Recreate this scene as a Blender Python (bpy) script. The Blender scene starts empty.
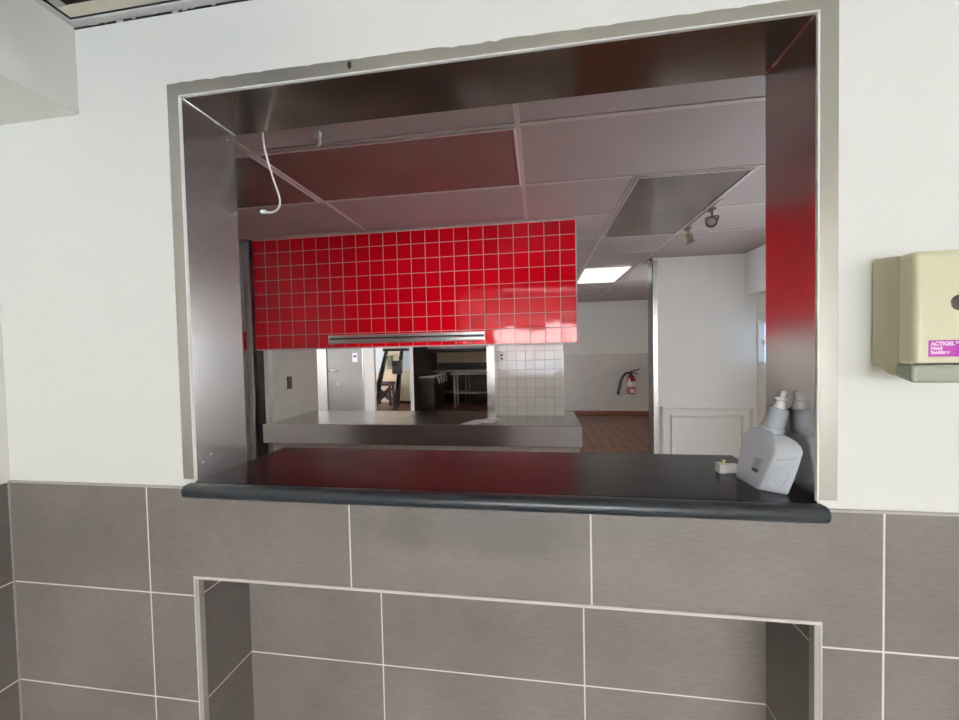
import bpy, bmesh, math, random
from mathutils import Vector, Matrix
random.seed(7)
S = bpy.context.scene
COL = S.collection
PI = math.pi

# ------------------------------------------------------------------ helpers
def link(o, parent=None):
    COL.objects.link(o)
    if parent is not None:
        o.parent = parent
    return o

def base_of(parent):
    v = Vector((0, 0, 0))
    while parent is not None:
        v += parent.location
        parent = parent.parent
    return v

def obj(name, bm, mats, parent=None, smooth=False, bevel=0.0, seg=2, angle=None):
    """bm is in room coordinates; a child is moved into its thing's frame"""
    off = base_of(parent)
    if off.length:
        bmesh.ops.translate(bm, verts=bm.verts, vec=-off)
    bmesh.ops.recalc_face_normals(bm, faces=bm.faces[:])
    me = bpy.data.meshes.new(name)
    bm.to_mesh(me); bm.free()
    if not isinstance(mats, (list, tuple)):
        mats = [mats]
    for m in mats:
        me.materials.append(m)
    for p in me.polygons:
        p.use_smooth = smooth
    o = bpy.data.objects.new(name, me)
    link(o, parent)
    if bevel > 0:
        b = o.modifiers.new('bevel', 'BEVEL'); b.width = bevel; b.segments = seg
        b.limit_method = 'ANGLE'; b.angle_limit = math.radians(40)
    if angle is not None:
        for p in me.polygons: p.use_smooth = True
        e = o.modifiers.new('split', 'EDGE_SPLIT'); e.split_angle = math.radians(angle)
    return o

def tag(o, label, cat, group=None):
    o['label'] = label; o['category'] = cat
    if group: o['group'] = group
    return o

def thing(name, label, cat, loc=(0, 0, 0), group=None):
    o = bpy.data.objects.new(name, None)
    o.empty_display_size = .05
    o.location = loc
    COL.objects.link(o)
    return tag(o, label, cat, group)

def struct(name, bm, mats, **k):
    o = obj(name, bm, mats, **k); o['kind'] = 'structure'
    return o

def NB(): return bmesh.new()

def box(bm, x0, x1, y0, y1, z0, z1, mi=0):
    v = [bm.verts.new((x, y, z)) for z in (z0, z1) for y in (y0, y1) for x in (x0, x1)]
    for f in ((0, 2, 3, 1), (4, 5, 7, 6), (0, 1, 5, 4), (2, 6, 7, 3), (0, 4, 6, 2), (1, 3, 7, 5)):
        bm.faces.new([v[i] for i in f]).material_index = mi
    return bm

def B(*a): return box(NB(), *a)

def quad(bm, pts, mi=0):
    f = bm.faces.new([bm.verts.new(p) for p in pts]); f.material_index = mi
    return f

def frame_axes(d):
    d = Vector(d).normalized()
    up = Vector((0, 0, 1)) if abs(d.z) < .9 else Vector((1, 0, 0))
    a = d.cross(up).normalized(); b = d.cross(a).normalized()
    return d, a, b

def tube(bm, pts, r, n=10, cap=True, radii=None):
    pts = [Vector(p) for p in pts]
    rings = []
    a = None
    for i, p in enumerate(pts):
        d = (pts[min(i + 1, len(pts) - 1)] - pts[max(i - 1, 0)]).normalized()
        if a is None:
            _, a, b = frame_axes(d)
        else:
            a = (a - d * a.dot(d)).normalized(); b = d.cross(a)
        rr = radii[i] if radii else r
        rings.append([bm.verts.new(p + (a * math.cos(t) + b * math.sin(t)) * rr)
                      for t in [2 * PI * k / n for k in range(n)]])
    for i in range(len(rings) - 1):
        for k in range(n):
            bm.faces.new((rings[i][k], rings[i][(k + 1) % n], rings[i + 1][(k + 1) % n], rings[i + 1][k]))
    if cap:
        bm.faces.new(rings[0]); bm.faces.new(rings[-1][::-1])
    return bm

def spline(pts, n=8):
    P = [Vector(p) for p in pts]; P = [P[0]] + P + [P[-1]]
    out = []
    for i in range(1, len(P) - 2):
        for k in range(n):
            t = k / n
            out.append(.5 * ((2 * P[i]) + (-P[i - 1] + P[i + 1]) * t + (2 * P[i - 1] - 5 * P[i] + 4 * P[i + 1] - P[i + 2]) * t * t
                             + (-P[i - 1] + 3 * P[i] - 3 * P[i + 1] + P[i + 2]) * t ** 3))
    out.append(P[-2])
    return out

def prism(bm, prof, axis, a0, a1):
    """prof: 2D points in the other two axes (in x,y,z order), extruded along axis"""
    def mk(p, a):
        if axis == 'x': return (a, p[0], p[1])
        if axis == 'y': return (p[0], a, p[1])
        return (p[0], p[1], a)
    v0 = [bm.verts.new(mk(p, a0)) for p in prof]; v1 = [bm.verts.new(mk(p, a1)) for p in prof]
    n = len(prof)
    bm.faces.new(v0); bm.faces.new(v1[::-1])
    for i in range(n):
        bm.faces.new((v0[i], v0[(i + 1) % n], v1[(i + 1) % n], v1[i]))
    return bm

def lathe(bm, c, axis, prof, n=24):
    """prof: list of (distance along axis, radius)"""
    d, a, b = frame_axes(axis); c = Vector(c)
    rings = []
    for h, r in prof:
        rings.append([bm.verts.new(c + d * h + (a * math.cos(t) + b * math.sin(t)) * max(r, 1e-5))
                      for t in [2 * PI * k / n for k in range(n)]])
    for i in range(len(rings) - 1):
        for k in range(n):
            bm.faces.new((rings[i][k], rings[i][(k + 1) % n], rings[i + 1][(k + 1) % n], rings[i + 1][k]))
    bm.faces.new(rings[0]); bm.faces.new(rings[-1][::-1])
    return bm

def text_bm(txt, size, loc, rot=(PI / 2, 0, 0), ext=.0002, align='LEFT', bold=.0):
    cu = bpy.data.curves.new('lettering', 'FONT'); cu.body = txt; cu.size = size; cu.extrude = ext
    cu.align_x = align; cu.offset = bold
    o = bpy.data.objects.new('lettering', cu); COL.objects.link(o)
    dg = bpy.context.evaluated_depsgraph_get()
    me = bpy.data.meshes.new_from_object(o.evaluated_get(dg))
    bm = NB(); bm.from_mesh(me)
    from mathutils import Euler
    bmesh.ops.transform(bm, matrix=Matrix.Translation(loc) @ Euler(rot).to_matrix().to_4x4(), verts=bm.verts)
    bpy.data.objects.remove(o); bpy.data.meshes.remove(me); bpy.data.curves.remove(cu)
    return bm

# ------------------------------------------------------------------ materials
class N:
    def __init__(s, name):
        s.m = bpy.data.materials.new(name); s.m.use_nodes = True
        s.t = s.m.node_tree; s.t.nodes.clear()
        s.out = s.n('ShaderNodeOutputMaterial'); s.p = s.n('ShaderNodeBsdfPrincipled')
        s.l(s.p.outputs[0], s.out.inputs[0])
    def n(s, k, **kw):
        x = s.t.nodes.new(k)
        for a, b in kw.items(): setattr(x, a, b)
        return x
    def l(s, a, b): s.t.links.new(a, b)
    def put(s, sock, v):
        if hasattr(v, 'is_linked') or isinstance(v, bpy.types.NodeSocket): s.l(v, sock)
        else: sock.default_value = v
    def math(s, op, a, b=None, c=None):
        x = s.n('ShaderNodeMath', operation=op); s.put(x.inputs[0], a)
        if b is not None: s.put(x.inputs[1], b)
        if c is not None: s.put(x.inputs[2], c)
        return x.outputs[0]
    def vec(s, op, a, b):
        x = s.n('ShaderNodeVectorMath', operation=op); s.put(x.inputs[0], a)
        if op == 'SCALE': s.put(x.inputs[3], b)
        elif b is not None: s.put(x.inputs[1], b)
        return x.outputs[0]
    def mix(s, f, a, b):
        x = s.n('ShaderNodeMix', data_type='RGBA'); s.put(x.inputs[0], f); s.put(x.inputs[6], a); s.put(x.inputs[7], b)
        return x.outputs[2]
    def ramp(s, f, p0, p1):
        x = s.n('ShaderNodeMapRange'); s.put(x.inputs[0], f); x.inputs[1].default_value = p0; x.inputs[2].default_value = p1
        return x.outputs[0]
    def noise(s, scale, vecs=None, detail=3, rough=.5, sc=(1, 1, 1)):
        x = s.n('ShaderNodeTexNoise'); x.inputs['Scale'].default_value = scale; x.inputs['Detail'].default_value = detail
        x.inputs['Roughness'].default_value = rough
        co = s.n('ShaderNodeTexCoord').outputs['Object'] if vecs is None else vecs
        mp = s.n('ShaderNodeMapping'); mp.inputs['Scale'].default_value = sc
        s.l(co, mp.inputs['Vector']); s.l(mp.outputs[0], x.inputs['Vector'])
        return x.outputs['Fac']
    def bump(s, h, strength, dist=.001):
        x = s.n('ShaderNodeBump'); x.inputs['Strength'].default_value = strength; x.inputs['Distance'].default_value = dist
        s.l(h, x.inputs['Height']); s.l(x.outputs[0], s.p.inputs['Normal']); return x

def C4(c): return (c[0], c[1], c[2], 1)

def mat(name, col, rough=.5, metal=0., var=.0, vscale=8, spec=.5, trans=0., emit=None, estr=0., coat=0., bumps=0., bscale=200, ior=1.5, alpha=1):
    a = N(name); p = a.p
    p.inputs['Base Color'].default_value = C4(col); p.inputs['Roughness'].default_value = rough
    p.inputs['Metallic'].default_value = metal; p.inputs['Specular IOR Level'].default_value = spec
    p.inputs['Transmission Weight'].default_value = trans; p.inputs['IOR'].default_value = ior
    p.inputs['Coat Weight'].default_value = coat
    if var > 0:
        f = a.noise(vscale)
        a.l(a.mix(f, C4([c * (1 - var) for c in col]), C4([min(1, c * (1 + var)) for c in col])), p.inputs['Base Color'])
    if bumps > 0:
        a.bump(a.noise(bscale), bumps)
    if emit:
        p.inputs['Emission Color'].default_value = C4(emit); p.inputs['Emission Strength'].default_value = estr
    return a.m

def steel(name, col=(.56, .54, .51), rough=.25, axis=(1, 1, 60), blotch=.25, scale=9, metal=1, aniso=0., arot=0., bstr=.12):
    a = N(name)
    if aniso:
        tg = a.n('ShaderNodeTangent', direction_type='RADIAL', axis='Z'); a.l(tg.outputs[0], a.p.inputs['Tangent'])
        a.p.inputs['Anisotropic'].default_value = aniso; a.p.inputs['Anisotropic Rotation'].default_value = arot
    s1 = a.noise(scale, detail=6, rough=.7, sc=axis); s2 = a.noise(3.5, detail=4)
    a.p.inputs['Metallic'].default_value = metal
    a.l(a.mix(a.math('MULTIPLY', s2, blotch * 2), C4(col), C4([c * .72 for c in col])), a.p.inputs['Base Color'])
    a.l(a.math('ADD', rough - .08, a.math('MULTIPLY', s1, .16)), a.p.inputs['Roughness'])
    a.bump(s1, bstr, .0006)
    return a.m

def tiles(name, ax, pitch, origin, mortar, col, grout, rough=.4, var=.08, streak=0., tilt=0., bump=.4, spec=.5, dark_spots=None, joint=(0, 0), gr=.75):
    """grid of tiles in object coordinates (room coordinates); ax like 'xz'"""
    a = N(name)
    sep = a.n('ShaderNodeSeparateXYZ'); tc = a.n('ShaderNodeTexCoord'); a.l(tc.outputs['Object'], sep.inputs[0])
    g = {'x': sep.outputs[0], 'y': sep.outputs[1], 'z': sep.outputs[2]}
    cells, masks = [], []
    for k in (0, 1):
        u = a.math('DIVIDE', a.math('SUBTRACT', g[ax[k]], origin[k]), pitch[k])
        if k == 0 and joint[0]:
            pass
        cells.append(a.math('FLOOR', u))
        f = a.math('FRACT', u)
        d = a.math('MULTIPLY', a.math('MINIMUM', f, a.math('SUBTRACT', 1., f)), pitch[k])
        masks.append(a.ramp(d, mortar * .35, mortar * .62))
    tile = a.math('MINIMUM', masks[0], masks[1])
    cv = a.n('ShaderNodeCombineXYZ'); a.l(cells[0], cv.inputs[0]); a.l(cells[1], cv.inputs[1])
    wn = a.n('ShaderNodeTexWhiteNoise', noise_dimensions='3D'); a.l(cv.outputs[0], wn.inputs['Vector'])
    k = a.math('ADD', 1 - var, a.math('MULTIPLY', wn.outputs['Value'], 2 * var))
    if streak > 0:
        st = a.noise(26, sc=(1, 1, 7), detail=9, rough=.85); bl = a.noise(3.0, detail=5)
        k = a.math('MULTIPLY', k, a.math('ADD', 1 - streak * .5, a.math('MULTIPLY', st, streak)))
        k = a.math('MULTIPLY', k, a.math('ADD', 1 - streak * .35, a.math('MULTIPLY', bl, streak * .7)))
    if dark_spots:
        for (cx, cz, rx, rz, amt) in dark_spots:
            dx = a.math('DIVIDE', a.math('SUBTRACT', g[ax[0]], cx), rx); dz = a.math('DIVIDE', a.math('SUBTRACT', g[ax[1]], cz), rz)
            r2 = a.math('ADD', a.math('MULTIPLY', dx, dx), a.math('MULTIPLY', dz, dz))
            r2 = a.math('ADD', r2, a.math('MULTIPLY', a.math('SUBTRACT', a.noise(12), .5), 1.4))
            k = a.math('MULTIPLY', k, a.math('SUBTRACT', 1., a.math('MULTIPLY', amt, a.math('SUBTRACT', 1., a.ramp(r2, 0., 1.3)))))
    tcol = a.vec('SCALE', tuple(col), k)
    a.l(a.mix(tile, C4(grout), tcol), a.p.inputs['Base Color'])
    a.l(a.math('ADD', gr, a.math('MULTIPLY', tile, rough - gr)), a.p.inputs['Roughness'])
    a.p.inputs['Specular IOR Level'].default_value = spec
    h = tile
    if bump:
        b = a.n('ShaderNodeBump'); b.inputs['Strength'].default_value = bump; b.inputs['Distance'].default_value = .002
        a.l(h, b.inputs['Height'])
        if tilt:
            geo = a.n('ShaderNodeNewGeometry')
            r = a.vec('SUBTRACT', wn.outputs['Color'], (.5, .5, .5))
            wav = a.n('ShaderNodeTexNoise'); wav.inputs['Scale'].default_value = 16; a.l(tc.outputs['Object'], wav.inputs['Vector'])
            r2 = a.vec('SUBTRACT', wav.outputs['Color'], (.5, .5, .5))
            nn = a.vec('ADD', geo.outputs['Normal'], a.vec('ADD', a.vec('SCALE', r, tilt), a.vec('SCALE', r2, tilt * .6)))
            a.l(a.vec('NORMALIZE', nn, None), b.inputs['Normal'])
        a.l(b.outputs[0], a.p.inputs['Normal'])
    return a.m

M = {}
M['paint'] = mat('white_wall_paint', (.80, .79, .74), .55, var=.015, vscale=2, bumps=.08, bscale=60)
M['paint_k'] = mat('kitchen_wall_paint', (.78, .765, .715), .75, var=.02, vscale=2, spec=.2, bumps=.06, bscale=60)
M['beige'] = mat('beige_wall_paint', (.76, .62, .42), .5, var=.03)
GT = (.76, .70, .65)
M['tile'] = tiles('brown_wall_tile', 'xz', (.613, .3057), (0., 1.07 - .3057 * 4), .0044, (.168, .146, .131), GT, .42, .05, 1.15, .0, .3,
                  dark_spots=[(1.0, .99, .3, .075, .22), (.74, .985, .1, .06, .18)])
M['tile_side'] = tiles('brown_wall_tile_return', 'yz', (.613, .3057), (-.06, 1.07 - .3057 * 4), .0044, (.160, .141, .128), GT, .42, .05, 1.15, .0, .3)
M['grout_line'] = mat('pale_grout', (.66, .62, .57), .6, var=.1, vscale=20)
M['edge'] = mat('tile_edge_trim', (.40, .375, .35), .4, var=.05, vscale=30)
M['red'] = tiles('glossy_red_tile', 'xz', (.11317, .1128), (-1.21, 1.475), .0042, (.72, .001, .010), (.74, .50, .46), 0.05, .08, 0, .028, .5, spec=.5)
M['white_tile'] = tiles('glossy_white_tile', 'xz', (.0795, .0795), (.685, .86), .003, (.66, .64, .59), (.30, .28, .25), .08, .04, 0, .02, .4)
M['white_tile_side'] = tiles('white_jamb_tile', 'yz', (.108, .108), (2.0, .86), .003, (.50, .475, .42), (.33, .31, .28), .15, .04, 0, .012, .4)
M['white_tile_low'] = tiles('white_base_tile', 'xz', (.108, .108), (-1.24, .7), .003, (.70, .66, .60), (.36, .33, .3), .2, .04, 0, .01, .4)
M['ext_tile'] = tiles('cream_corridor_tile', 'xz', (.108, .108), (1.4, .075), .003, (.60, .57, .53), (.46, .43, .4), .25, .04, 0, .01, .3)
M['quarry'] = tiles('quarry_floor_tile', 'xy', (.155, .155), (0, 0), .008, (.125, .045, .02), (.045, .03, .025), .35, .25, 0, .01, .4)
M['cove'] = mat('quarry_cove_base', (.17, .055, .032), .35, var=.15)
M['floor'] = tiles('front_floor_tile', 'xy', (.46, .46), (0, 0), .005, (.56, .51, .43), (.3, .27, .24), .4, .06, 0, 0, .3)
M['steel'] = steel('brushed_steel', (.60, .58, .55), .26, (3, 3, 60), .3, 12)
M['steel_h'] = steel('brushed_steel_liner', (.62, .585, .565), .21, (2, 2, 40), .3, 9, bstr=.03)
M['apron'] = steel('brushed_steel_apron', (.64, .62, .61), .2, (2, 2, 40), .3, 9, bstr=.02)
M['steel_head'] = steel('dimmed_head_steel', (.36, .31, .28), .15, (1, 40, 3), .4, 9, bstr=.04)  # liner steel darkened: the head's dark reflections are put into its colour
M['steel_trim'] = steel('worn_steel_trim', (.56, .53, .46), .36, (2, 2, 14), .8, 7, metal=.6)
M['steel_top'] = steel('counter_steel', (.55, .53, .5), .2, (1, 50, 1), .3, 9)
M['steel_dark'] = steel('shaded_steel', (.33, .32, .31), .3, (30, 30, 1), .4, 9)
M['clad'] = mat('dark_brown_metal', (.06, .05, .045), .35, metal=.6, var=.2)
M['white_edge'] = mat('white_bead', (.85, .84, .80), .5)
M['hole'] = mat('screw_hole_black', (.01, .01, .01), .8)
# black laminate
a = N('black_speckled_laminate')
n1 = a.noise(260, detail=2); n2 = a.noise(110, detail=6, rough=.7)
a.l(a.mix(a.ramp(n1, .60, .74), C4((.008, .008, .009)), C4((.05, .05, .052))), a.p.inputs['Base Color'])
a.l(a.math('ADD', .13, a.math('MULTIPLY', n2, .16)), a.p.inputs['Roughness'])
a.bump(n2, .5, .0012); a.p.inputs['Specular IOR Level'].default_value = .22; M['laminate'] = a.m
M['laminate_edge'] = mat('black_laminate_edge', (.022, .027, .032), .30, var=.4, vscale=40)  # lighter and bluish: the edge's sheen is put into the colour
# ceilings
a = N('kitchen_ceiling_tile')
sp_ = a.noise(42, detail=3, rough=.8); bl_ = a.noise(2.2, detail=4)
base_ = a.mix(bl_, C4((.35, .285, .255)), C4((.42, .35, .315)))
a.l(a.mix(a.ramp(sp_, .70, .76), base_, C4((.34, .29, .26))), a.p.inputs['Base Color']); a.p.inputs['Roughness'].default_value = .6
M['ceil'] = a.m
M['tbar'] = mat('ceiling_grid_bar', (.50, .42, .385), .4, var=.08)
M['lens'] = mat('smoked_acrylic_lens', (.15, .115, .095), .22, var=.35, vscale=2.5, spec=.4)
M['lens_lit'] = mat('lit_diffuser', (.9, .9, .85), .4, emit=(1, .95, .82), estr=.9)
M['lamp_frame'] = mat('lamp_frame_paint', (.62, .55, .52), .4)
M['ceil_front'] = mat('cream_ceiling_tile', (.72, .68, .56), .7, var=.05, vscale=30)
M['angle'] = mat('grey_ceiling_angle', (.58, .58, .57), .4, var=.1, vscale=30)
M['plenum'] = mat('dark_plenum', (.05, .035, .025), .9, var=.3)
# things
M['disp'] = mat('cream_plastic', (.66, .625, .43), .32, var=.02)
M['disp_side'] = mat('shaded_cream_plastic', (.50, .45, .31), .38, var=.03)  # cream made darker: shade on the dispenser's side is put into the colour
M['lever'] = mat('grey_green_plastic', (.33, .35, .27), .4, var=.06)
M['lens_win'] = mat('dark_sight_window', (.03, .02, .02), .12)
M['purple'] = mat('purple_label', (.42, .03, .36), .35)
M['lettering'] = mat('white_lettering', (.95, .80, .92), .5)
M['dark_ink'] = mat('dark_ink', (.02, .02, .02), .5)
M['grey_ink'] = mat('grey_ink', (.28, .28, .30), .5)
a = N('milky_plastic'); p = a.p
p.inputs['Base Color'].default_value = (.86, .88, .92, 1); p.inputs['Roughness'].default_value = .28
tl_ = a.n('ShaderNodeBsdfTranslucent'); tl_.inputs[0].default_value = (.88, .92, .97, 1)
mx_ = a.n('ShaderNodeMixShader'); mx_.inputs[0].default_value = .35
a.l(p.outputs[0], mx_.inputs[1]); a.l(tl_.outputs[0], mx_.inputs[2]); a.l(mx_.outputs[0], a.out.inputs[0])
M['milky'] = a.m
M['clear_cap'] = mat('clear_grey_plastic', (.55, .60, .65), .2, trans=.25, ior=1.3)
M['white_pl'] = mat('white_plastic', (.82, .81, .78), .35)
M['yellow'] = mat('yellow_plastic', (.70, .55, .22), .4)
M['cable'] = mat('white_cable', (.85, .83, .80), .4)
M['bronze'] = mat('aged_bronze_metal', (.22, .16, .11), .35, metal=.6, var=.3)
M['lampglass'] = mat('lamp_face', (.6, .56, .5), .2)
M['alum'] = mat('satin_aluminium', (.74, .73, .71), .28, metal=.85, var=.05)
M['darkslot'] = mat('dark_slot', (.04, .04, .04), .6)
M['paper'] = mat('white_paper', (.90, .90, .90), .7)
M['brown_pl'] = mat('brown_plastic', (.045, .03, .02), .4)
M['ext_red'] = mat('extinguisher_red', (.22, .012, .022), .25)
M['black'] = mat('black_plastic', (.012, .012, .013), .35, var=.2)
M['label_w'] = mat('pale_label', (.7, .62, .62), .5)
M['door'] = tiles('grey_streaked_door', 'xz', (3., 3.), (-5, -1), .001, (.17, .155, .13), (.2, .2, .2), .5, 0, .7, 0, 0)
M['door_trim'] = mat('white_door_trim', (.70, .66, .60), .4, var=.05)
M['equip'] = mat('black_cooking_equipment', (.016, .013, .011), .4, var=.3)
M['table_steel'] = steel('table_steel', (.55, .52, .48), .3, (20, 20, 1), .3)
M['cab'] = mat('cream_cabinet', (.62, .56, .43), .45, var=.06)
M['glass'] = mat('window_glass', (1, 1, 1), .0, trans=1., ior=1.02)
a = N('frosted_glass'); tr_ = a.n('ShaderNodeBsdfTranslucent'); tr_.inputs[0].default_value = (.30, .33, .36, 1); a.l(tr_.outputs[0], a.out.inputs[0]); M['frost'] = a.m  # frosting added to dim this pane's light on the partition
M['winframe'] = mat('window_frame_paint', (.74, .74, .72), .4)
M['mullion'] = mat('bronze_mullion', (.10, .09, .08), .35, metal=.5)
M['concrete'] = mat('street_concrete', (.58, .56, .52), .8, var=.12, vscale=.8)
M['plaid'] = mat('dark_plum_fabric', (.09, .05, .055), .8, var=.6, vscale=30)
M['olive'] = mat('olive_cloth', (.16, .15, .09), .8, var=.2)

# ------------------------------------------------------------------ measures
OL, OR_, OT, OB = .160, 1.7105, 2.1417, 1.087        # hatch opening
WT = .186                                          # wall thickness
ZT = 1.07                                          # top of wall tile
NL, NR, NT, ND = .157, 1.705, .816, .184           # niche under the counter
ZC = 2.378
XL = -.482

# ------------------------------------------------------------------ front room shell
bm = NB()                                          # painted wall around the hatch
DX0, DX1 = 2.32, 3.26                              # unseen doorway added so storefront light reaches the partition
box(bm, -1.5, OL, 0, WT, ZT, 2.75); box(bm, OR_, DX0, 0, WT, ZT, 2.75); box(bm, DX1, 6.6, 0, WT, ZT, 2.75); box(bm, DX0, DX1, 0, WT, 2.1, 2.75)
box(bm, OL, OR_, 0, WT, OT, 2.75)
wf = struct('wall_front', bm, [M['paint'], mat('kitchen_side_brown', (.20, .16, .13), .6)])
for p_ in wf.data.polygons:
    if p_.normal.y > .9: p_.material_index = 1  # unseen kitchen face made dark to cut bounce and reflections
bm = NB()                                          # tiled lower wall with the niche
T0 = -.004
box(bm, -1.5, NL - .0, T0, WT, 0, ZT); box(bm, NR, DX0, T0, WT, 0, ZT); box(bm, DX1, 6.6, T0, WT, 0, ZT)
box(bm, NL, NR, T0, WT, NT, ZT - .02)
bmf = struct('wall_front_tile', bm, [M['tile'], M['tile_side']])
for p_ in bmf.data.polygons:
    if abs(p_.normal.x) > .9: p_.material_index = 1
bm = NB()                                          # niche back closing piece
box(bm, NL - .001, NR + .001, ND, WT, 0, NT)
struct('wall_niche', bm, M['tile'])
bm = NB(); box(bm, XL, OL - .035 - .0, T0 - .002, 0, ZT - .001, ZT + .004); box(bm, OR_, DX0, T0 - .002, 0, ZT - .001, ZT + .004)
struct('trim_1', bm, M['edge'])
bm = NB()                                          # metal edge round the niche
e = .014
box(bm, NL - e + .003, NL + .0016, T0 - .002, .012, 0, NT); box(bm, NR - .0016, NR + e - .003, T0 - .002, .012, 0, NT)
struct('trim_2', bm, M['edge'], bevel=.001)
bm = NB(); box(bm, NL - e, NL - e + .003, T0 - .0025, .002, 0, NT); box(bm, NR + e - .003, NR + e, T0 - .0025, .002, 0, NT); box(bm, NL - e, NR + e, T0 - .0025, .012, NT - .0016, NT + .0055)
struct('trim_12', bm, M['grout_line'])
bm = NB(); box(bm, XL - .0, XL + .004, T0 - .004, T0, 0, ZT)
struct('trim_3', bm, M['edge'])
struct('wall_left', B(XL - .12, XL, -7.6, 0, ZT, 2.75), M['paint'])
struct('wall_left_tile', B(XL - .12, XL + .002, -7.6, T0, 0, ZT), M['tile_side'])
struct('wall_right', B(6.5, 6.6, -7.6, 0, 0, 2.75), M['paint'])
struct('floor', B(XL - .2, 6.6, -7.6, .0, -.08, 0), M['floor'])
# beam along the left wall
struct('wall_beam', B(XL, -.170, -7.6, 0, 2.130, 2.42), M['paint'])
# ceiling of the front room: a slab with a missing panel near the wall
bm = NB()
box(bm, -.170, 6.6, -.056, -.020, 2.378, 2.3795)
box(bm, -.170, 6.6, -7.6, -.70, 2.378, 2.39); box(bm, .55, 6.6, -.70, -.062, 2.378, 2.39)
struct('ceiling_front', bm, M['ceil_front'])
bm = NB(); box(bm, -.6, 6.6, -7.6, 0, 2.42, 2.46)  # near-black sheet set low, standing in for the shade above the missing panel
struct('ceiling_dark_sheet', bm, M['plenum'])
bm = NB()                                          # wall angle with ragged paint
n = 60; zt, zb = 2.380, 2.366
x = -.17; prev = None
pts = []
for i in range(n + 1):
    xx = -.17 + (1.2) * i / n
    pts.append((xx, -.0 - .0, 0))
box(bm, -.17, 6.5, -.020, -.0005, 2.370, 2.376)
box(bm, -.17, -.156, -5, -.020, 2.370, 2.376)
for i in range(14):
    xx = -.14 + random.random() * .5; w_ = .008 + random.random() * .02
    box(bm, xx, xx + w_, -.003, -.0004, 2.370 - random.random() * .006, 2.372)
struct('trim_4', bm, M['angle'])
bm = NB(); box(bm, -.17, 6.5, -.0022, -.0002, 2.3655, 2.3705); box(bm, -.1565, -.150, -.7, -.0205, 2.3762, 2.3785); box(bm, -.156, 1.2, -.0235, -.0195, 2.3762, 2.3785)
struct('trim_5', bm, M['hole'])
# storefront behind the camera
YB = -7.5
bm = NB()
box(bm, XL - .1, -.2, YB - .1, YB, 0, 2.75); box(bm, -.2, 5.6, YB - .1, YB, 0, .12); box(bm, -.2, 5.6, YB - .1, YB, 2.25, 2.75); box(bm, 5.6, 6.6, YB - .1, YB, 0, 2.75)
struct('wall_back', bm, M['paint'])
bm = NB()
for xx in (-.2, .95, 2.1, 3.25, 4.4, 5.54):
    box(bm, xx, xx + .06, YB - .08, YB - .02, .12, 2.25)
box(bm, -.2, 5.6, YB - .08, YB - .02, .12, .18); box(bm, -.2, 5.6, YB - .08, YB - .02, 2.19, 2.25); box(bm, -.2, 5.6, YB - .08, YB - .02, 1.0, 1.04)
w1 = struct('window_1', bm, M['mullion'])
g1 = obj('pane', B(-.18, 5.58, YB - .052, YB - .048, .16, 2.21), M['glass'], w1)
struct('ground', B(-60, 60, -80, 80, -.2, -.1), M['concrete'])

# ------------------------------------------------------------------ kitchen shell
XR = 3.374
struct('floor_kitchen', B(-4.6, XR + .1, WT, 9.7, -.08, 0), M['quarry'])
struct('floor_sill', B(-4.6, 6.6, 0, WT, -.08, 0), M['floor'])
bm = NB(); box(bm, -4.6, XR + .1, WT, 9.7, ZC, ZC + .06)
struct('ceiling_kitchen', bm, M['ceil'])
bm = NB()                                          # grid bars
def xbar(x, ya, yb): box(bm, x - .012, x + .012, ya, yb, ZC - .004, ZC)
def ybar(y, xa, xb): box(bm, xa, xb, y - .012, y + .012, ZC - .0042, ZC)
for gx, ya in ((-.2, WT), (1.04, WT), (1.66, 1.34), (2.28, 1.34)): xbar(gx, ya, 7.5)
ybar(.72, -1.3, XR); ybar(1.34, -1.3, XR); ybar(1.96, -1.3, 1.66); ybar(1.96, 2.28, XR); ybar(2.58, 1.04, XR); ybar(3.2, 1.04, 2.28)
for gy in (3.82, 5.06, 5.68, 6.3, 6.92): ybar(gy, 1.04, XR)
struct('trim_6', bm, M['tbar'])
struct('wall_kitchen_left', B(-1.42, -1.30, WT, 2.05, 0, ZC), M['paint_k'])
struct('wall_kitchen_side', B(-4.6, -1.30, 2.05, 2.15, 0, ZC), M['paint_k'])
struct('reflector_kitchen_front', B(.75, 2.30, WT + .0005, WT + .008, .10, 1.03), mat('white_bounce_panel', (.80, .79, .76), .3))  # unseen white panel added to bounce light onto the steel apron and pillar
# right wall: small window, plus a larger unseen one sized to light the kitchen
bm = NB()
w0, wz0, wz1 = 1.0, 1.22, 1.68
box(bm, XR, XR + .12, WT, .6, 0, ZC); box(bm, XR, XR + .12, .6, 2.7, 0, .9); box(bm, XR, XR + .12, .6, 2.7, 1.9, ZC); box(bm, XR, XR + .12, 2.7, 4.0, 0, wz0); box(bm, XR, XR + .12, 2.7, 4.0, wz1, ZC); box(bm, XR, XR + .12, 4.0, 7.7, 0, 1.2); box(bm, XR, XR + .12, 4.0, 7.7, 2.0, ZC); box(bm, XR, XR + .12, 5.0, 7.7, 1.2, 2.0)
box(bm, XR, XR + .12, 3.50, 4.0, wz0, wz1); box(bm, XR, XR + .12, 2.7, 3.2, wz0, wz1)
struct('wall_kitchen_right', bm, M['paint_k'])
bm = NB()
for yy in (.6, 1.63, 2.66): box(bm, XR + .03, XR + .08, yy, yy + .04, .9, 1.9)
for zz in (.9, 1.38, 1.86): box(bm, XR + .03, XR + .08, .6, 2.7, zz, zz + .04)
for zz in (wz0, 1.44, wz1 - .03): box(bm, XR + .03, XR + .08, 3.2, 3.5, zz, zz + .03)
w2 = struct('window_2', bm, M['winframe'])
obj('pane', B(XR + .053, XR + .057, .62, 2.68, .92, 1.88), M['glass'], w2); obj('pane', B(XR + .053, XR + .057, 3.2, 3.5, wz0 + .02, wz1 - .02), M['frost'], w2)
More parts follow.
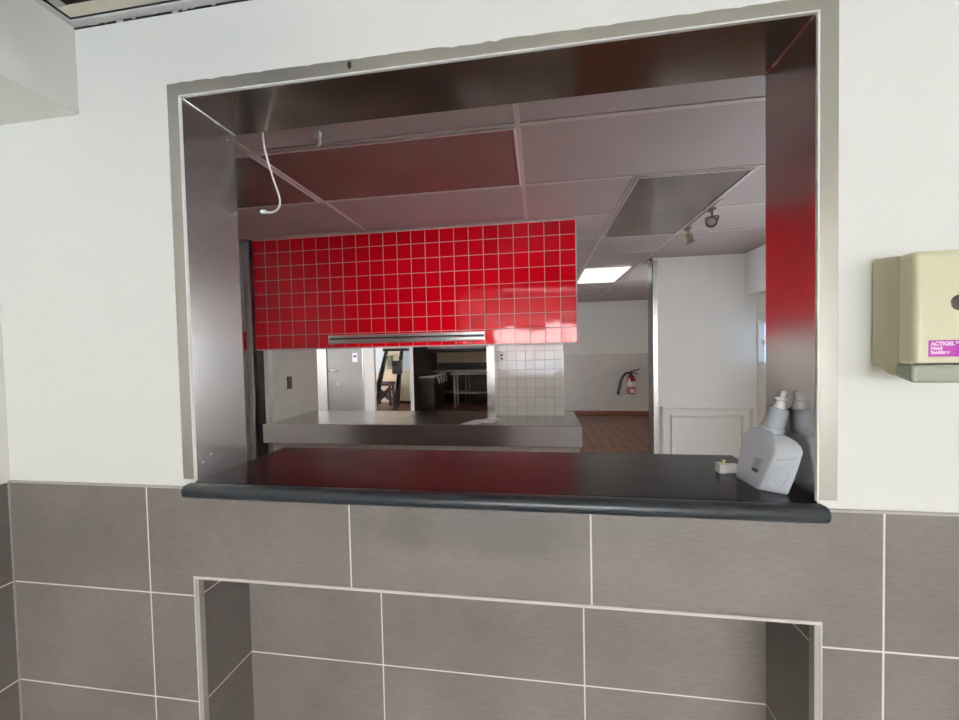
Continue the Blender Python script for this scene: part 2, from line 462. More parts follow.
struct('wall_soffit', B(3.262, XR, WT, 3.527, 1.946, ZC), M['paint_k'])
bm = NB()
for yy in (4.0, 4.96): box(bm, XR + .03, XR + .08, yy, yy + .04, 1.2, 2.0)
box(bm, XR + .03, XR + .08, 4.0, 5.0, 1.2, 1.24); box(bm, XR + .03, XR + .08, 4.0, 5.0, 1.96, 2.0)
w4 = struct('fill_window_4', bm, M['winframe'])  # unseen window added to brighten the corridor
obj('pane', B(XR + .053, XR + .057, 4.02, 4.98, 1.22, 1.98), M['glass'], w4)
# partition with framed panel
PY = 3.527
bm = NB(); box(bm, 2.345, XR, PY, PY + .17, 0, ZC)
struct('wall_partition', bm, M['paint_k'])
def picture_frame(bm, x0, x1, z0, z1, y, w, d):
    for k in range(2):
        ww = w * (1 - .45 * k); dd = d * (1 + .6 * k) ; o_ = w * .25 * k
        box(bm, x0 + o_, x0 + ww, y - dd, y, z0, z1 - o_); box(bm, x1 - ww, x1 - o_, y - dd, y, z0, z1 - o_)
        box(bm, x0 + o_, x1 - o_, y - dd, y, z1 - ww, z1 - o_); box(bm, x0 + o_, x1 - o_, y - dd, y, z0, z0 + ww)
bm = NB()
picture_frame(bm, 2.419, 3.334, .12, .775, PY, .032, .024)
picture_frame(bm, 2.515, 3.240, .22, .685, PY, .022, .020)
struct('trim_7', bm, M['paint_k'], bevel=.002)
# extinguisher wall at the end of the corridor
YE = 7.55
bm = NB(); box(bm, .2, XR, YE, YE + .15, 1.283, ZC, 0); box(bm, .2, XR, YE - .008, YE + .15, 0, 1.283, 1)
struct('wall_corridor', bm, [M['paint_k'], M['ext_tile']])
struct('baseboard_corridor', B(.3, XR, YE - .02, YE - .008, 0, .085), M['cove'], bevel=.004)
struct('wall_range', B(.2, .32, YE + .15, 9.6, 0, ZC), M['beige'])
bm = NB(); box(bm, -1.655, .2, 9.565, 9.58, 0, .905)  # dark sheet added to dim the wall below the bench
struct('wall_rear_dim_sheet', bm, M['clad'])
# back rooms
struct('wall_rear', B(-4.6, .32, 9.58, 9.7, 0, ZC), M['beige'])
bm = NB()
box(bm, -4.6, -3.86, 7.5, 7.6, 0, ZC); box(bm, -3.86, -2.84, 7.5, 7.6, 2.08, ZC); box(bm, -2.84, -2.585, 7.5, 7.6, 0, ZC)
box(bm, -2.585, -1.66, 7.5, 7.6, 2.2, ZC)
struct('wall_doorway', bm, M['door_trim'])
struct('wall_divider', B(-1.74, -1.66, 7.5, 9.58, 0, ZC), [M['paint_k'], M['clad']])
dv = bpy.data.objects['wall_divider']
for p_ in dv.data.polygons:
    if p_.normal.x > .9: p_.material_index = 1
bm = NB()
box(bm, -4.7, -4.6, 2.05, 3.0, 0, ZC); box(bm, -4.7, -4.6, 3.0, 6.8, 0, .8); box(bm, -4.7, -4.6, 3.0, 6.8, 2.1, ZC); box(bm, -4.7, -4.6, 6.8, 8.0, 0, ZC); box(bm, -4.7, -4.6, 9.3, 9.7, 0, ZC); box(bm, -4.7, -4.6, 8.0, 9.3, 0, .6); box(bm, -4.7, -4.6, 8.0, 9.3, 2.1, ZC)
struct('wall_rear_left', bm, M['paint_k'])
bm = NB(); box(bm, -4.68, -4.62, 8.0, 8.05, .6, 2.1); box(bm, -4.68, -4.62, 9.25, 9.3, .6, 2.1); box(bm, -4.68, -4.62, 8.0, 9.3, .6, .65); box(bm, -4.68, -4.62, 8.0, 9.3, 2.05, 2.1)
for yy in (3.0, 4.88, 6.76): box(bm, -4.68, -4.62, yy, yy + .04, .8, 2.1)  # long unseen window added to light the back kitchen
w3 = struct('window_3_and_fill', bm, M['winframe'])
obj('pane', B(-4.652, -4.648, 8.02, 9.28, .62, 2.08), M['glass'], w3); obj('pane', B(-4.652, -4.648, 3.02, 6.78, .82, 2.08), M['glass'], w3)
# bulkhead, pillar, half wall and jamb of the inner pass-through
CZ = .86
RX0, RX1, RZ0, RY = -1.21, 1.393, 1.475, 1.995
bm = NB(); box(bm, RX0, RX1, RY, RY + .13, RZ0, ZC)
struct('wall_bulkhead', bm, M['red'])
bm = NB(); box(bm, RX0, RX1 + .006, RY - .003, RY + .13, RZ0 - .008, RZ0); box(bm, RX1, RX1 + .006, RY - .003, RY + .13, RZ0 - .008, ZC - .004); box(bm, RX0, RX1, RY - .003, RY, ZC - .012, ZC - .004)
struct('trim_8', bm, mat('pink_white_edge', (.70, .56, .53), .35))
bm = NB(); box(bm, .67, 1.312, 2.406, 2.53, CZ + .0005, ZC)
struct('wall_pillar', bm, M['white_tile'])
bm = NB(); box(bm, -1.195, 1.405, 2.02, 2.64, 0, .699)
struct('wall_counter', bm, M['white_tile_low'])
bm = NB(); box(bm, -1.235, -1.105, 2.00, 2.72, 0, ZC - .004)
struct('wall_jamb', bm, M['white_tile_side'])

# ------------------------------------------------------------------ hatch: steel frame and counter
fr = thing('hatch_frame', 'worn brushed steel frame lining the big serving hatch in the white wall', 'hatch frame', (.935, .1, OB))
YK = WT + .002
obj('side_liner', B(OL - .0, OL + .003, -.003, YK, OB, OT), M['steel_h'], fr)
obj('side_liner', B(OR_ - .003, OR_, -.003, YK, OB, OT), M['steel_h'], fr)
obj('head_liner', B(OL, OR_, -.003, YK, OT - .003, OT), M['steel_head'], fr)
obj('face_trim', B(OL - .036, OL + .002, -.006, 0, 1.096, 2.176), M['steel_trim'], fr, bevel=.001)
obj('face_trim', B(OR_ - .002, OR_ + .037, -.006, 0, 1.094, 2.182), M['steel_trim'], fr, bevel=.001)
bm = NB()                                          # top trim with a ragged painted upper edge
nx = 90
top = []
for i in range(nx + 1):
    xx = OL + (OR_ - OL) * i / nx
    zz = 2.177 - .006 * i / nx
    if random.random() < .35: zz -= random.random() * .003
    if .9 < xx < 1.03: zz -= random.random() * .006
    top.append((xx, zz))
for i in range(nx):
    (xa, za), (xb, zb_) = top[i], top[i + 1]
    vs = [(xa, -.006, OT - .001), (xb, -.006, OT - .001), (xb, -.006, zb_), (xa, -.006, za)]
    f1 = [bm.verts.new(v) for v in vs]; f2 = [bm.verts.new((v[0], 0, v[2])) for v in vs]
    bm.faces.new(f1); bm.faces.new((f1[3], f1[2], f2[2], f2[3])); bm.faces.new((f1[1], f1[0], f2[0], f2[1]))
bmesh.ops.remove_doubles(bm, verts=bm.verts, dist=1e-5)
obj('face_trim', bm, M['steel_trim'], fr)
bm = NB(); lathe(bm, (.652, -.0055, 2.161), (0, -1, 0), [(0, .0075), (.0012, .0075)], 14)
bmesh.ops.scale(bm, vec=(.7, 1, 1.25), space=Matrix.Translation((-.652, .0055, -2.161)), verts=bm.verts)
obj('screw_hole', bm, M['hole'], fr)
bm = NB(); box(bm, OL + .0005, OL + .0045, -.0085, -.001, OB + .004, OT - .002); box(bm, OR_ - .0045, OR_ - .0005, -.0085, -.001, OB + .004, OT); box(bm, OL, OR_, -.0085, -.001, OT - .0045, OT - .0005)  # white line along the inner edges of the steel frame
obj('edge_bead', bm, M['white_edge'], fr)
for (yy, zz) in ((.02, 1.135), (.05, 1.15), (.16, 2.11)):
    bm = NB(); lathe(bm, (OL + .003, yy, zz), (1, 0, 0), [(0, .004), (.001, .0038), (.0016, .002)], 10); obj('screw', bm, M['steel'], fr)
bm = NB(); tube(bm, [(OL + .005, -.002, OT - .004), (OL + .005, YK, OT - .004)], .0028, 8); obj('corner_seam', bm, M['steel'], fr); bm = NB(); tube(bm, [(OR_ - .005, -.002, OT - .004), (OR_ - .005, YK, OT - .004)], .0022, 8)
obj('corner_seam', bm, M['steel'], fr)

cn = thing('serving_counter', 'long black speckled counter slab with rounded front edge under the hatch', 'counter', (.935, .17, 1.045))
bm = NB()
prof = [(.382, 1.0868), (.382, 1.050), (-.030, 1.050)]
cy, cz, r = -.022, 1.0684, .0184
arc = [(cy - r * .92 * math.sin(t), cz - r * math.cos(t)) for t in [PI * k / 10 for k in range(11)]]
prof = [(.382, 1.0868), (.382, 1.050)] + arc
# inside the opening the slab passes through the wall, in front it overhangs the tile a little
bm = NB(); prism(bm, [(.382, 1.0868), (.382, 1.0502), (-.004, 1.0502), (-.004, 1.0868)], 'x', OL + .0005, OR_ - .0005)
obj('worktop', bm, M['laminate'], cn)
bm = NB(); prism(bm, [(-.0045, 1.0868), (-.0045, 1.0500)] + arc, 'x', .147, 1.7165)
obj('front_edge', bm, M['laminate_edge'], cn, bevel=.0035, angle=35)

# ------------------------------------------------------------------ dispenser on the wall, right
dp = thing('sanitizer_dispenser', 'cream wall mounted hand sanitizer dispenser with a purple label on the white wall', 'dispenser', (1.885, -.003, 1.39))
X0, X1 = 1.8135, 1.953
side = [(-.0005, 1.606), (-.012, 1.612), (-.056, 1.607), (-.062, 1.604), (-.066, 1.600), (-.066, 1.372), (-.05, 1.369), (-.036, 1.373), (-.022, 1.385), (-.0005, 1.388)]
bm = NB(); prism(bm, side, 'x', X0, X1); obj('back_shell', bm, M['disp_side'], dp, bevel=.005, seg=3, angle=50)
# front cover: rounded plan shape lofted in z
def rr_plan(x0, x1, y0, y1, r, n=7):
    pts = []
    for cx, cy, s in ((x1 - r, y1, 0), (x0 + r, y1, 1)):
        pass
    pts.append((x1, y1)); pts.append((x0, y1))
    for k in range(n + 1):
        t = PI / 2 * k / n; pts.append((x0 + r - r * math.cos(t), y0 + r - r * math.sin(t)))
    for k in range(n + 1):
        t = PI / 2 * k / n; pts.append((x1 - r + r * math.sin(t), y0 + r - r * math.cos(t)))
    return pts
bm = NB(); rings = []
for z, sh in ((1.396, 0.), (1.400, 0.), (1.595, 0.), (1.602, .002), (1.607, .006)):
    rings.append([bm.verts.new((q[0], q[1], z)) for q in rr_plan(X0 + .001 + sh, X1 - .001 - sh, -.100 + sh, -.066, .011)])
L = len(rings[0])
for i in range(len(rings) - 1):
    for k in range(L):
        bm.faces.new((rings[i][k], rings[i][(k + 1) % L], rings[i + 1][(k + 1) % L], rings[i + 1][k]))
bm.faces.new(rings[0]); bm.faces.new(rings[-1][::-1])
cov = obj('front_cover', bm, M['disp'], dp, angle=40)
bm = NB(); lathe(bm, (1.885, -.0995, 1.508), (0, -1, 0), [(0, .0145), (.0012, .0145), (.0016, .013)], 28); obj('sight_window', bm, M['lens_win'], dp)
bm = NB(); prism(bm, [(-.062, 1.377), (-.100, 1.378), (-.102, 1.394), (-.064, 1.3955)], 'x', X0 + .004, X1 - .004)
lv = obj('push_lever', B(X0 - .010, X1 + .010, -.108, -.066, 1.357, 1.3935), M['lever'], dp, bevel=.008, seg=3)
for v in lv.data.vertices:
    if v.co.z < -.012 and v.co.y > -.08: v.co.z += .012
obj('hook_lip', B(X0 - .001, X0 + .004, -.092, -.074, 1.376, 1.398), M['disp'], dp, bevel=.002)
lab = obj('label', B(1.8355, 1.9345, -.1007, -.0995, 1.4075, 1.4385), M['purple'], dp, bevel=.0035)
lab['label'] = 'purple label with white lettering'
for t_, z_, s_ in (('ACTIGEL™', 1.4288, .0098), ('Hand', 1.4211, .0086), ('Sanitizer', 1.4131, .0090)):
    obj('lettering', text_bm(t_, s_, (1.8385, -.1009, z_), bold=.0004), M['lettering'], lab)

# ------------------------------------------------------------------ bottle leaning on the counter
bt = thing('sanitizer_bottle', 'milky plastic refill bottle leaning in the right corner of the black counter', 'bottle', (1.655, .1, 1.0868))
A0, B0, C0 = Vector((1.622, .168, 1.0875)), Vector((1.627, .070, 1.0875)), Vector((1.676, .034, 1.0875))
D0 = A0 + C0 - B0 + Vector((.0, .03, 0))
A1, B1, C1 = Vector((1.628, .150, 1.188)), Vector((1.655, .045, 1.187)), Vector((1.7035, .024, 1.196))
D1 = Vector((1.692, .15, 1.192))
def quad_ring(q, n=8, r=.09):
    """closed ring round a quad with rounded corners"""
    out = []
    for i in range(4):
        p, c, nx_ = q[(i - 1) % 4], q[i], q[(i + 1) % 4]
        s = c + (p - c) * r; e_ = c + (nx_ - c) * r
        for k in range(n):
            t = k / (n - 1)
            out.append(s * (1 - t) ** 2 + c * 2 * t * (1 - t) + e_ * t * t)
    return out
q0 = [A0, B0, C0, D0]; q1 = [A1, B1, C1, D1]
NC = Vector((1.673, .098, 1.224)); NDir = Vector((.022, -.012, .1)).normalized()
rings = []
for t, sc_ in ((0, .96), (.03, 1.), (.35, 1.02), (.7, 1.02), (.95, 1.)):
    q = [a_.lerp(b_, t) for a_, b_ in zip(q0, q1)]
    c = sum(q, Vector()) / 4
    rings.append(quad_ring([c + (v - c) * sc_ for v in q]))
top_ring = rings[-1]
L = len(top_ring)
def circ(c, d, r, ref):
    d, a_, b_ = frame_axes(d)
    out = []
    for v in ref:
        w_ = (v - c); w_ -= d * w_.dot(d); out.append(c + w_.normalized() * r)
    return out
neck = circ(NC, NDir, .0235, top_ring)
for t in (.25, .5, .75, .93):
    lift = math.sin(t * PI / 2)
    rings.append([Vector((a_.x + (b_.x - a_.x) * (1 - math.cos(t * PI / 2)) * 1.0, a_.y + (b_.y - a_.y) * (1 - math.cos(t * PI / 2)), a_.z + (b_.z - a_.z) * lift)) for a_, b_ in zip(top_ring, neck)])
rings.append(neck); rings.append(circ(NC + NDir * .006, NDir, .022, top_ring))
bm = NB()
VR = [[bm.verts.new(v) for v in r_] for r_ in rings]
for i in range(len(VR) - 1):
    for k in range(L):
        bm.faces.new((VR[i][k], VR[i][(k + 1) % L], VR[i + 1][(k + 1) % L], VR[i + 1][k]))
bm.faces.new(VR[0]); bm.faces.new(VR[-1][::-1])
bmesh.ops.remove_doubles(bm, verts=bm.verts, dist=1e-6)
obj('body', bm, M['milky'], bt, angle=60)
bm = NB(); lathe(bm, NC + NDir * .002, NDir, [(0, .0255), (.010, .0255), (.011, .0235), (.054, .0215), (.058, .019)], 20); obj('collar', bm, M['clear_cap'], bt, angle=40)
n0 = NC + NDir * .056
bm = NB(); lathe(bm, n0, NDir, [(0, .0165), (.008, .012), (.022, .0095), (.024, .006), (.046, .0055)], 14)
d_, a_, b_ = frame_axes(NDir)
wing = Vector((1, .2, -.3)).normalized()
tube(bm, [n0 + NDir * .025 - wing * .017, n0 + NDir * .028 + wing * .013], .0034, 8)
obj('nozzle', bm, M['white_pl'], bt, angle=40)
# label on the left face
def on_face(u, v, off):
    P_ = A0.lerp(B0, u).lerp(A1.lerp(B1, u), v)
    nrm = (B0 - A0).cross(A1 - A0).normalized()
    if nrm.x > 0: nrm = -nrm
    return P_ + nrm * off
def face_patch(name, u0, u1, v0, v1, off, m, parent):
    bm = NB()
    f = [bm.verts.new(on_face(u, v, off)) for u, v in ((u0, v0), (u1, v0), (u1, v1), (u0, v1))]
    g = [bm.verts.new(on_face(u, v, off - .0008)) for u, v in ((u0, v0), (u1, v0), (u1, v1), (u0, v1))]
    bm.faces.new(f); bm.faces.new(g[::-1])
    for i in range(4): bm.faces.new((f[i], g[i], g[(i + 1) % 4], f[(i + 1) % 4]))
    return obj(name, bm, m, parent)
M['bottle_label'] = mat('pale_bottle_label', (.60, .60, .61), .5)
bl = face_patch('label', .56, .80, .36, .72, .0026, M['bottle_label'], bt)
for k in range(6):
    face_patch('print_line', .58, .78 - .05 * (k % 3 == 1), .68 - .035 * k, .692 - .035 * k, .0032, M['grey_ink'], bl)
face_patch('print_mark', .60, .79, .375, .455, .0033, M['dark_ink'], bl)
# raised oval and panel on the right face
def on_face2(u, v, off):
    P_ = B0.lerp(C0, u).lerp(B1.lerp(C1, u), v)
    nrm = (C0 - B0).cross(B1 - B0).normalized()
    if nrm.y > 0: nrm = -nrm
    return P_ + nrm * off
bm = NB(); tube(bm, [on_face2(.46 + .30 * math.cos(t), .34 + .25 * math.sin(t), .0012) for t in [2 * PI * k / 24 for k in range(25)]], .0011, 6)
tube(bm, [on_face2(u, v, .0012) for u, v in ((.16, .78), (.84, .80))], .0014, 6)
obj('moulded_grip', bm, M['milky'], bt, smooth=True)

vb = thing('plastic_latch', 'small white plastic latch with a yellow knob lying left of the milky bottle', 'latch', (1.618, .205, 1.0868))
obj('block', B(1.607, 1.646, .190, .217, 1.0870, 1.1090), M['white_pl'], vb, bevel=.003)
obj('tab', B(1.591, 1.610, .184, .214, 1.0868, 1.1130), M['white_pl'], vb, bevel=.003)
bm = NB(); lathe(bm, (1.610, .206, 1.1085), (0, 0, 1), [(0, .0045), (.006, .004), (.010, .0055), (.0125, .003)], 14); obj('knob', bm, M['yellow'], vb, smooth=True)['label'] = 'yellow knob'

# ------------------------------------------------------------------ kitchen ceiling fittings
def troffer(x0, x1, y0, y1, label, lit=False):
    t = thing('ceiling_light', label, 'ceiling light', ((x0 + x1) / 2, (y0 + y1) / 2, ZC - .006))
    bm = NB(); w = .012; z0, z1 = ZC - .011, ZC - .004
    box(bm, x0, x0 + w, y0, y1, z0, z1); box(bm, x1 - w, x1, y0, y1, z0, z1); box(bm, x0 + w, x1 - w, y0, y0 + w, z0, z1); box(bm, x0 + w, x1 - w, y1 - w, y1, z0, z1)
    obj('frame', bm, M['lamp_frame'], t, bevel=.003)
    obj('diffuser', B(x0 + w * .8, x1 - w * .8, y0 + w * .8, y1 - w * .8, ZC - .006, ZC - .0045), M['lens_lit'] if lit else M['lens'], t)
    return t
g_ = .010
troffer(-.2 + g_, 1.04 - g_, .72 + g_, 1.34 - g_, 'unlit reddish ceiling light nearest above the hatch, with its right end in view')
troffer(-1.28 + g_, -.2 - g_, .72 + g_, 1.34 - g_, 'unlit dark ceiling light at far left behind the hanging white cable')
troffer(1.66 + g_, 2.28 - g_, 1.34 + g_, 2.58 - g_, 'unlit grey ceiling light on the right, its long side towards the spotlights')
troffer(1.66 + g_, 2.235 - g_, 3.85 + g_, 5.02 - g_, 'glowing white ceiling light in the corridor behind the red tiled bulkhead', True)

tr = tag(obj('lighting_track', B(2.292, 2.308, 1.80, 2.60, ZC - .012, ZC - .0045), M['tbar'], bevel=.003), 'slim pale track on the kitchen ceiling carrying two spotlights', 'lighting track')
def spot(x, y, aim, label):
    t = thing('spotlight', label, 'spotlight', (x, y, ZC - .012), 'spotlights on the ceiling track')
    zb = ZC - .012
    bm = NB(); box(bm, x - .014, x + .014, y - .03, y + .03, zb - .018, zb); obj('mount', bm, M['bronze'], t, bevel=.003)
    bm = NB(); tube(bm, [(x, y, zb - .016), (x, y, zb - .055)], .007, 10); obj('stem', bm, M['bronze'], t, smooth=True)
    c = Vector((x, y, zb - .088)); d = Vector(aim).normalized()
    bm = NB(); lathe(bm, c - d * .042, d, [(0, .010), (.008, .017), (.024, .021), (.042, .028), (.070, .037), (.074, .037), (.074, .032), (.058, .029)], 22)
    sh = obj('shade', bm, M['bronze'], t, angle=40)
    bm = NB(); lathe(bm, c + d * .016, d, [(0, .027), (.006, .024), (.01, .010)], 18); obj('lamp', bm, M['lampglass'], sh, smooth=True)
    bm = NB(); _, a_, b_ = frame_axes(d); up = Vector((0, 0, 1))
    sd = d.cross(up).normalized()
    tube(bm, spline([c + sd * .034, c + sd * .036 + up * .03, c + up * .034, c - sd * .036 + up * .03, c - sd * .034], 5), .004, 8); obj('yoke', bm, M['bronze'], t, smooth=True)
    return t
spot(2.300, 1.957, (-.55, -1.0, -.45), 'small bronze spotlight on the ceiling track, the one nearer the hatch and facing it')
spot(2.302, 2.393, (.45, .25, -.85), 'small bronze spotlight on the ceiling track, the farther one pointing down')

# cable and hook
kx = lambda q: (1.1087 + (q[0] - 1.1087) * .858, .25, 1.4405 + (q[1] - 1.4405) * .858)
pts = spline([(kx((.062, 0))[0], .25, ZC), kx((.064, 2.34)), kx((.067, 2.30)), kx((.075, 2.23)), kx((.101, 2.132)), kx((.129, 2.045)), kx((.127, 2.008)), kx((.105, 1.990)), kx((.080, 1.989)), kx((.068, 1.993))], 8)
cb = thing('hanging_cable', 'white loose cable hanging from the kitchen ceiling inside the hatch', 'cable', (.211, .25, ZC))
bm = NB(); tube(bm, pts, .0032, 10); obj('cord', bm, M['cable'], cb, smooth=True)
bm = NB(); q_ = kx((.060, 1.993)); box(bm, q_[0] - .009, q_[0] + .009, .243, .257, q_[2] - .006, q_[2] + .006); obj('plug', bm, M['cable'], cb, bevel=.003)
hk = thing('ceiling_clip', 'tiny white clip on the kitchen ceiling right of the hanging cable', 'clip', (.195, .62, ZC))
bm = NB(); box(bm, .175, .212, .61, .63, ZC - .022, ZC - .0005); obj('plate', bm, M['cable'], hk, bevel=.002)
bm = NB(); tube(bm, spline([(.205, .62, ZC - .018), (.207, .62, ZC - .050), (.196, .62, ZC - .056)], 5), .006, 8); obj('hook', bm, M['cable'], hk, smooth=True)

# ------------------------------------------------------------------ inner pass-through
pc = thing('steel_counter', 'stainless steel pass-through counter under the red tiled bulkhead', 'counter', (.1, 2.3, .70))
CZ = .86
obj('top', B(-1.100, 1.418, 1.982, 2.66, CZ - .02, CZ), M['steel_top'], pc, bevel=.003)
obj('apron', B(-1.160, 1.418, 1.975, 1.995, .70, CZ - .001), M['apron'], pc, bevel=.003)
obj('seam', B(-.02, -.014, 1.99, 2.655, CZ, CZ + .0015), M['steel_dark'], pc)
obj('end_flange', B(1.400, 1.418, 1.995, 2.66, .70, CZ - .02), M['steel'], pc, bevel=.003)

def sheet(pts, z, label, curl):
    bm = NB(); n = 8
    grid = []
    p = [Vector((q[0], q[1], 0)) for q in pts]
    for i in range(n + 1):
        row = []
        for j in range(n + 1):
            u, v = i / n, j / n
            w_ = p[0].lerp(p[1], u).lerp(p[3].lerp(p[2], u), v)
            w_.z = z + curl * (u ** 3) * (.5 + .5 * v)
            row.append(bm.verts.new(w_))
        grid.append(row)
    for i in range(n):
        for j in range(n):
            bm.faces.new((grid[i][j], grid[i + 1][j], grid[i + 1][j + 1], grid[i][j + 1]))
    geom = bmesh.ops.extrude_face_region(bm, geom=bm.faces[:])
    bmesh.ops.translate(bm, verts=[g for g in geom['geom'] if isinstance(g, bmesh.types.BMVert)], vec=(0, 0, .0012))
    return tag(obj('paper_sheet', bm, M['paper'], smooth=True), label, 'paper', 'papers on the steel counter')
sheet([(.50, 2.0), (.64, 1.99), (.75, 2.20), (.60, 2.22)], CZ + .0016, 'white paper sheet lying on the steel counter edge, the lower left one', .006)
sheet([(.63, 2.02), (.76, 2.00), (.80, 2.17), (.68, 2.20)], CZ + .012, 'white paper sheet lying over the other one, nearer the white tiled pillar', .004)

rl = thing('ticket_rail', 'long aluminium order ticket rail along the bottom of the red tiles', 'ticket rail', (.085, RY, 1.50))
bm = NB(); prism(bm, [(RY, 1.504), (RY - .006, 1.504), (RY - .020, 1.512), (RY - .022, 1.534), (RY - .016, 1.540), (RY - .008, 1.540), (RY - .008, 1.572), (RY, 1.574)], 'x', -.545, .708)
obj('rail', bm, M['alum'], rl)
obj('slot', B(-.543, .706, RY - .0155, RY - .0085, 1.5405, 1.552), M['darkslot'], rl)
for x_ in (-.549, .708): obj('end_cap', B(x_, x_ + .004, RY - .023, RY, 1.503, 1.575), M['alum'], rl)

def corner_post(name, x0, x1, y0, y1, z0, z1, m, label, cat='corner guard'):
    bm = NB(); box(bm, x0, x1, y0, y1, z0, z1)
    return bm
cg = thing('corner_guard', 'tall narrow steel post at the left end of the red tiled bulkhead', 'corner guard', (-1.24, 1.96, 0))
obj('face_plate', B(-1.262, -1.212, 1.955, 1.994, 0, ZC - .03), M['steel_dark'], cg, bevel=.002)
obj('top_bracket', B(-1.275, -1.205, 1.95, 1.994, ZC - .03, ZC - .005), M['steel_dark'], cg, bevel=.002)
jg = thing('jamb_cladding', 'dark steel cladding on the end of the white tiled jamb, left of the steel counter', 'wall cladding', (-1.15, 1.99, 0))
obj('plate', B(-1.211, -1.135, 1.985, 1.9995, 0, RZ0 - .01), M['clad'], jg, bevel=.002)
bm = NB(); box(bm, -1.135, -1.100, 1.985, 1.9995, CZ, RZ0 - .01); box(bm, -1.1045, -1.100, 1.9995, 2.04, CZ, RZ0 - .01)
obj('corner_angle', bm, M['alum'], jg)['label'] = 'bright metal corner angle'
rp = obj('trim_9', B(-1.299, -1.272, 1.97, 2.02, 1.475, 1.62), M['red']); rp['kind'] = 'structure'
cg2 = thing('corner_guard', 'tall steel corner guard on the left edge of the white panelled partition', 'corner guard', (2.35, PY, 0))
obj('face_plate', B(2.338, 2.392, PY - .004, PY, 0, ZC - .02), M['steel'], cg2, bevel=.001)
obj('side_plate', B(2.338, 2.345, PY - .004, PY + .172, 0, ZC - .02), M['steel_dark'], cg2, bevel=.001)
obj('top_bracket', B(2.325, 2.345, PY - .008, PY + .05, ZC - .02, ZC - .0045), M['black'], cg2)
tag(obj('corner_guard', B(.668, .735, 2.4025, 2.4055, CZ + .002, RZ0 + .1), M['steel'], bevel=.001), 'wide bright steel strip on the left edge of the white tiled pillar', 'corner guard')
tag(obj('corner_guard', B(1.3125, 1.317, 2.4025, 2.44, CZ + .002, RZ0 + .1), M['alum'], bevel=.001), 'thin bright metal strip on the right edge of the white tiled pillar', 'corner guard')

def outlet(c, n, m, m2, label, w=.06, h=.10):
    c = Vector(c)
    t = thing('wall_outlet', label, 'outlet', c)
    if n == 'y':
        obj('plate', B(c.x - w / 2, c.x + w / 2, c.y - .006, c.y, c.z - h / 2, c.z + h / 2), m, t, bevel=.002)
        for s in (-1, 1): obj('socket', B(c.x - w * .28, c.x + w * .28, c.y - .008, c.y - .0055, c.z + s * h * .23 - h * .13, c.z + s * h * .23 + h * .13), m2, t)
    else:
        obj('plate', B(c.x, c.x + .006, c.y - w / 2, c.y + w / 2, c.z - h / 2, c.z + h / 2), m, t, bevel=.002)
        for s in (-1, 1): obj('socket', B(c.x + .0055, c.x + .008, c.y - w * .28, c.y + w * .28, c.z + s * h * .23 - h * .13, c.z + s * h * .23 + h * .13), m2, t)
outlet((.80, 2.406, 1.368), 'y', M['white_pl'], M['brown_pl'], 'white wall outlet on the glossy tiled pillar', .045, .062)
outlet((-1.105, 2.265, 1.175), 'x', M['brown_pl'], M['brown_pl'], 'dark brown wall outlet on the white tiled jamb at left', .07, .115)

# ------------------------------------------------------------------ fire extinguisher
fe = thing('fire_extinguisher', 'dark red fire extinguisher hanging on the corridor end wall', 'fire extinguisher', (2.99, 7.44, .44))
fx, fy = 2.99, 7.435
bm = NB(); lathe(bm, (fx, fy, .455), (0, 0, 1), [(0, .075), (.01, .082), (.30, .082), (.345, .070), (.375, .040), (.39, .028)], 24); obj('cylinder', bm, M['ext_red'], fe, angle=40)
bm = NB(); lathe(bm, (fx, fy, .60), (0, 0, 1), [(0, .0830), (.115, .0830)], 24); obj('band', bm, M['label_w'], fe, smooth=True)
obj('instruction_label', B(fx - .045, fx + .045, fy - .0875, fy - .0825, .48, .57), M['label_w'], fe)
bm = NB(); lathe(bm, (fx, fy, .842), (0, 0, 1), [(0, .03), (.05, .028), (.07, .02)], 16); obj('valve', bm, M['black'], fe, angle=40)
bm = NB(); tube(bm, [(fx - .03, fy, .905), (fx + .04, fy - .01, .925), (fx + .16, fy - .02, .965)], .012, 8); tube(bm, [(fx - .02, fy, .885), (fx + .06, fy - .01, .885), (fx + .13, fy - .02, .86)], .011, 8); obj('handle', bm, M['black'], fe, smooth=True)
bm = NB(); tube(bm, spline([(fx - .02, fy, .885), (fx - .10, fy - .01, .88), (fx - .19, fy - .01, .76), (fx - .235, fy - .01, .60), (fx - .25, fy, .52)], 6), .022, 10); obj('hose', bm, M['black'], fe, smooth=True)
bm = NB(); lathe(bm, (fx - .25, fy, .525), (-.15, 0, -1), [(0, .02), (.08, .03)], 12); obj('nozzle', bm, M['black'], fe, smooth=True)
obj('wall_bracket', B(fx - .03, fx + .03, fy + .08, YE - .008, .50, .88), M['steel_dark'], fe)

# ------------------------------------------------------------------ far rooms
bm = NB(); box(bm, -3.745, -2.868, 7.52, 7.565, .01, 2.07)
d1 = struct('door_1', bm, M['door'], bevel=.002)
bm = NB(); lathe(bm, (-3.70, 7.52, 1.02), (0, -1, 0), [(0, .03), (.008, .03), (.012, .014), (.05, .012)], 16); tube(bm, [(-3.70, 7.475, 1.02), (-3.46, 7.47, 1.015)], .016, 10)
obj('door_handle', bm, M['alum'], d1, smooth=True)
bm = NB(); lathe(bm, (-3.48, 7.52, .70), (0, -1, 0), [(0, .03), (.01, .025)], 14); obj('door_lock', bm, M['alum'], d1)
ns = thing('door_notice', 'small white notice taped to the grey door', 'notice', (-3.05, 7.519, 1.30))
obj('sheet', B(-3.115, -2.99, 7.5165, 7.5195, 1.20, 1.41), M['paper'], ns); obj('printed_square', B(-3.085, -3.02, 7.5155, 7.5165, 1.31, 1.36), M['dark_ink'], ns)
struct('trim_10', B(-3.86, -3.745, 7.49, 7.6, 0, 2.08), M['door_trim'])
